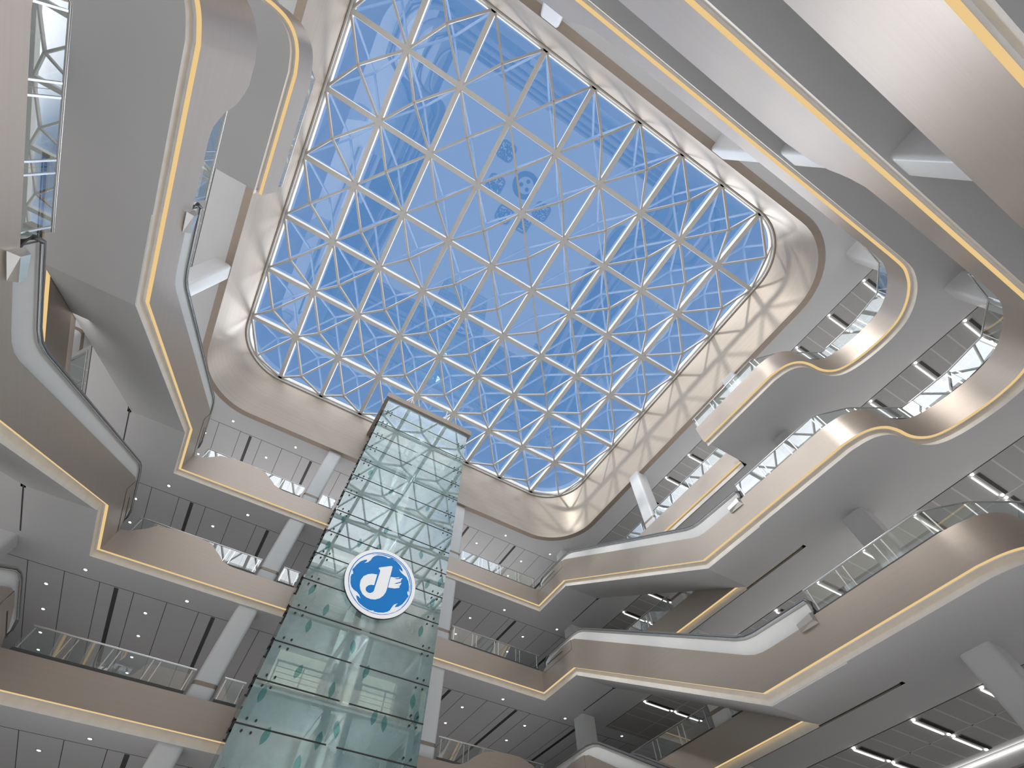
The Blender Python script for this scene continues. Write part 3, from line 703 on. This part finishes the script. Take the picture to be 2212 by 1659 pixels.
for i,(x,y) in enumerate(((.6,4.8),(.0,1.2),(6.9,4.6),(3.2,7.2),(5.6,7.0))):
    c=thing('planter',(x,y,0),'low square planter of green foliage on the ground floor','planter','ground floor planters')
    m=MB(); P=[(a,b,0) for a,b in rbox(x,y,2.0,.5)]; m.ribbon(P,lambda i:(0,0),lambda i:(0,.5),True); m.ribbon(P,lambda i:(0,.5),lambda i:(-.25,.5),True); m.build('tub',M_STEEL2,c)
    m=MB()
    for q in range(140):
        a=random.uniform(0,6.28); r=.75*math.sqrt(random.random()); px,py=x+r*math.cos(a),y+r*math.sin(a); h=random.uniform(.55,.95); b=random.uniform(0,6.28)
        dx,dy=.18*math.cos(b),.18*math.sin(b); m.add([(px,py,.4),(px+dx-dy*.4,py+dy+dx*.4,h),(px+1.6*dx,py+1.6*dy,h+.05),(px+dx+dy*.4,py+dy-dx*.4,h)],[(0,1,2,3)])
    m.build('foliage',M_GREEN,c)

# ------------------------------------------------------------------ sky, sun, camera
w=bpy.data.worlds.new('sky'); S.world=w; w.use_nodes=True; nt=w.node_tree; bg=nt.nodes['Background']
SUN=Vector((1,.165,-.8)).normalized()
tc=nt.nodes.new('ShaderNodeTexCoord'); sx=nt.nodes.new('ShaderNodeSeparateXYZ'); nt.links.new(tc.outputs['Generated'],sx.inputs[0])
rp=nt.nodes.new('ShaderNodeValToRGB'); el=rp.color_ramp.elements
el[0].position=.60; el[0].color=(1.,.98,.94,1); el[1].position=.735; el[1].color=(.135,.30,.58,1)
e2=el.new(.68); e2.color=(.42,.56,.80,1); e3=el.new(1.); e3.color=(.125,.285,.565,1)
nt.links.new(sx.outputs['Z'],rp.inputs[0])
# banks of bright white cloud low in the sky
nrm=nt.nodes.new('ShaderNodeVectorMath'); nrm.operation='NORMALIZE'; nt.links.new(tc.outputs['Generated'],nrm.inputs[0])
cover=gainsum=None
for d,r0,r1,gn in (((.807,.142,.574),21,15,3.5),((-.1,-.72,1.),25,14,1.3),((-1.,.2,.95),22,13,1.6)):
    dt=nt.nodes.new('ShaderNodeVectorMath'); dt.operation='DOT_PRODUCT'; dt.inputs[1].default_value=Vector(d).normalized(); nt.links.new(nrm.outputs[0],dt.inputs[0])
    mr=nt.nodes.new('ShaderNodeMapRange'); mr.inputs['From Min'].default_value=math.cos(math.radians(r0)); mr.inputs['From Max'].default_value=math.cos(math.radians(r1)); mr.interpolation_type='SMOOTHSTEP'
    nt.links.new(dt.outputs['Value'],mr.inputs['Value'])
    g1=nt.nodes.new('ShaderNodeMath'); g1.operation='MULTIPLY'; g1.inputs[1].default_value=gn; nt.links.new(mr.outputs[0],g1.inputs[0])
    if cover is None: cover,gainsum=mr.outputs[0],g1.outputs[0]
    else:
        x=nt.nodes.new('ShaderNodeMath'); x.operation='MAXIMUM'; nt.links.new(cover,x.inputs[0]); nt.links.new(mr.outputs[0],x.inputs[1]); cover=x.outputs[0]
        x=nt.nodes.new('ShaderNodeMath'); x.operation='ADD'; nt.links.new(gainsum,x.inputs[0]); nt.links.new(g1.outputs[0],x.inputs[1]); gainsum=x.outputs[0]
hz=nt.nodes.new('ShaderNodeMapRange'); hz.inputs['From Min'].default_value=.735; hz.inputs['From Max'].default_value=.64; hz.inputs['To Min'].default_value=0.; hz.inputs['To Max'].default_value=1.
nt.links.new(sx.outputs['Z'],hz.inputs['Value'])
k1=nt.nodes.new('ShaderNodeMath'); k1.operation='MULTIPLY_ADD'; k1.inputs[1].default_value=1.8; k1.inputs[2].default_value=1.; nt.links.new(hz.outputs[0],k1.inputs[0])
wm=nt.nodes.new('ShaderNodeMix'); wm.data_type='RGBA'; nt.links.new(cover,wm.inputs['Factor']); nt.links.new(rp.outputs[0],wm.inputs[6]); wm.inputs[7].default_value=(1.,.99,.97,1)
k2=nt.nodes.new('ShaderNodeMath'); k2.operation='ADD'; nt.links.new(gainsum,k2.inputs[0]); nt.links.new(k1.outputs[0],k2.inputs[1])
vm=nt.nodes.new('ShaderNodeVectorMath'); vm.operation='SCALE'; nt.links.new(wm.outputs[2],vm.inputs[0]); nt.links.new(k2.outputs[0],vm.inputs['Scale'])
nt.links.new(vm.outputs[0],bg.inputs[0]); bg.inputs[1].default_value=1.1
# broad fill lamp added above the ground floor to brighten the soffits
for nm,(x,y,sx_,sy_,pw) in {'fill_hall':(CEN,8.5,26.,30.,1450.),}.items():
    al=bpy.data.lights.new(nm,'AREA'); al.shape='RECTANGLE'; al.size=sx_; al.size_y=sy_; al.energy=pw; al.color=(1,.98,.96)
    ao=bpy.data.objects.new(nm,al); COL.objects.link(ao); ao.location=(x,y,.35); ao.rotation_euler=(math.pi,0,0)
sl=bpy.data.lights.new('sun','SUN'); sl.energy=2.6; sl.angle=math.radians(4.5); sl.color=(1,.92,.82)
so=bpy.data.objects.new('sun',sl); COL.objects.link(so); so.rotation_euler=SUN.to_track_quat('-Z','Y').to_euler(); so.location=(-30,-5,60)

s2=bpy.data.lights.new('fill_sun','SUN'); s2.energy=4.4; s2.angle=math.radians(18); s2.color=(1,.985,.96)  # second sun added as fill, whitening the near and left walls
so=bpy.data.objects.new('fill_sun',s2); COL.objects.link(so); so.rotation_euler=Vector((-.5,-.9,-.8)).to_track_quat('-Z','Y').to_euler(); so.location=(30,40,60)
# unseen fill lamps added above the gallery floors to brighten the ceilings over them
for k,pw in ((1,.72),(2,.17),(3,.17),(4,.17)):
    for x0,x1,y0,y1 in ((19.,26.,-6.,14.),(-17.,-9.,-6.,23.),(-9.,17.5,23.,31.),(-9.,17.5,-12.,-6.)):
        al=bpy.data.lights.new('gallery_fill','AREA'); al.shape='RECTANGLE'; al.size=x1-x0; al.size_y=y1-y0; al.energy=(pw if (k==1 or x1-x0>20) else {2:.62,3:.52,4:.26}[k])*3.2*(x1-x0)*(y1-y0); al.color=(1,.985,.975)
        ao=bpy.data.objects.new('gallery_fill',al); COL.objects.link(ao); ao.location=((x0+x1)/2,(y0+y1)/2,LV[k]+.85); ao.rotation_euler=(math.pi,0,0)
for k in (1,2,3,4):
    pl=bpy.data.lights.new('lift_fill','POINT'); pl.energy=40; pl.shadow_soft_size=.3; pl.color=(.97,1,.98)  # fill points added inside the shaft to lighten the lift
    po=bpy.data.objects.new('lift_fill',pl); COL.objects.link(po); po.location=((EU0+EU1)/2,19.3,LV[k]+3.9)

E_,YAW=1.0617,3.6815-math.pi
def uv(v):  # from camera-heading axes to building axes
    x,y,z=v; return Vector((x*math.cos(YAW)+y*math.sin(YAW),-x*math.sin(YAW)+y*math.cos(YAW),z))
fw=uv((0,math.cos(E_),math.sin(E_))); up=uv((0,-math.sin(E_),math.cos(E_))); rt=uv((1,0,0))
cam=bpy.data.cameras.new('camera'); co=bpy.data.objects.new('camera',cam); COL.objects.link(co)
cam.sensor_fit='HORIZONTAL'; cam.sensor_width=36; cam.lens=36*941/2212; cam.clip_start=.05; cam.clip_end=500
R=Matrix((rt,up,-fw)).transposed(); co.matrix_world=Matrix.Translation((0,0,EYE))@R.to_4x4()
S.camera=co
S.view_settings.view_transform='Standard'; S.view_settings.look='None'; S.view_settings.exposure=0
S.cycles.max_bounces=12; S.cycles.diffuse_bounces=4; S.cycles.adaptive_threshold=.05; S.cycles.glossy_bounces=4; S.cycles.transparent_max_bounces=24
S.cycles.caustics_reflective=False; S.cycles.caustics_refractive=False; S.cycles.sample_clamp_indirect=8
S.cycles.use_denoising=True
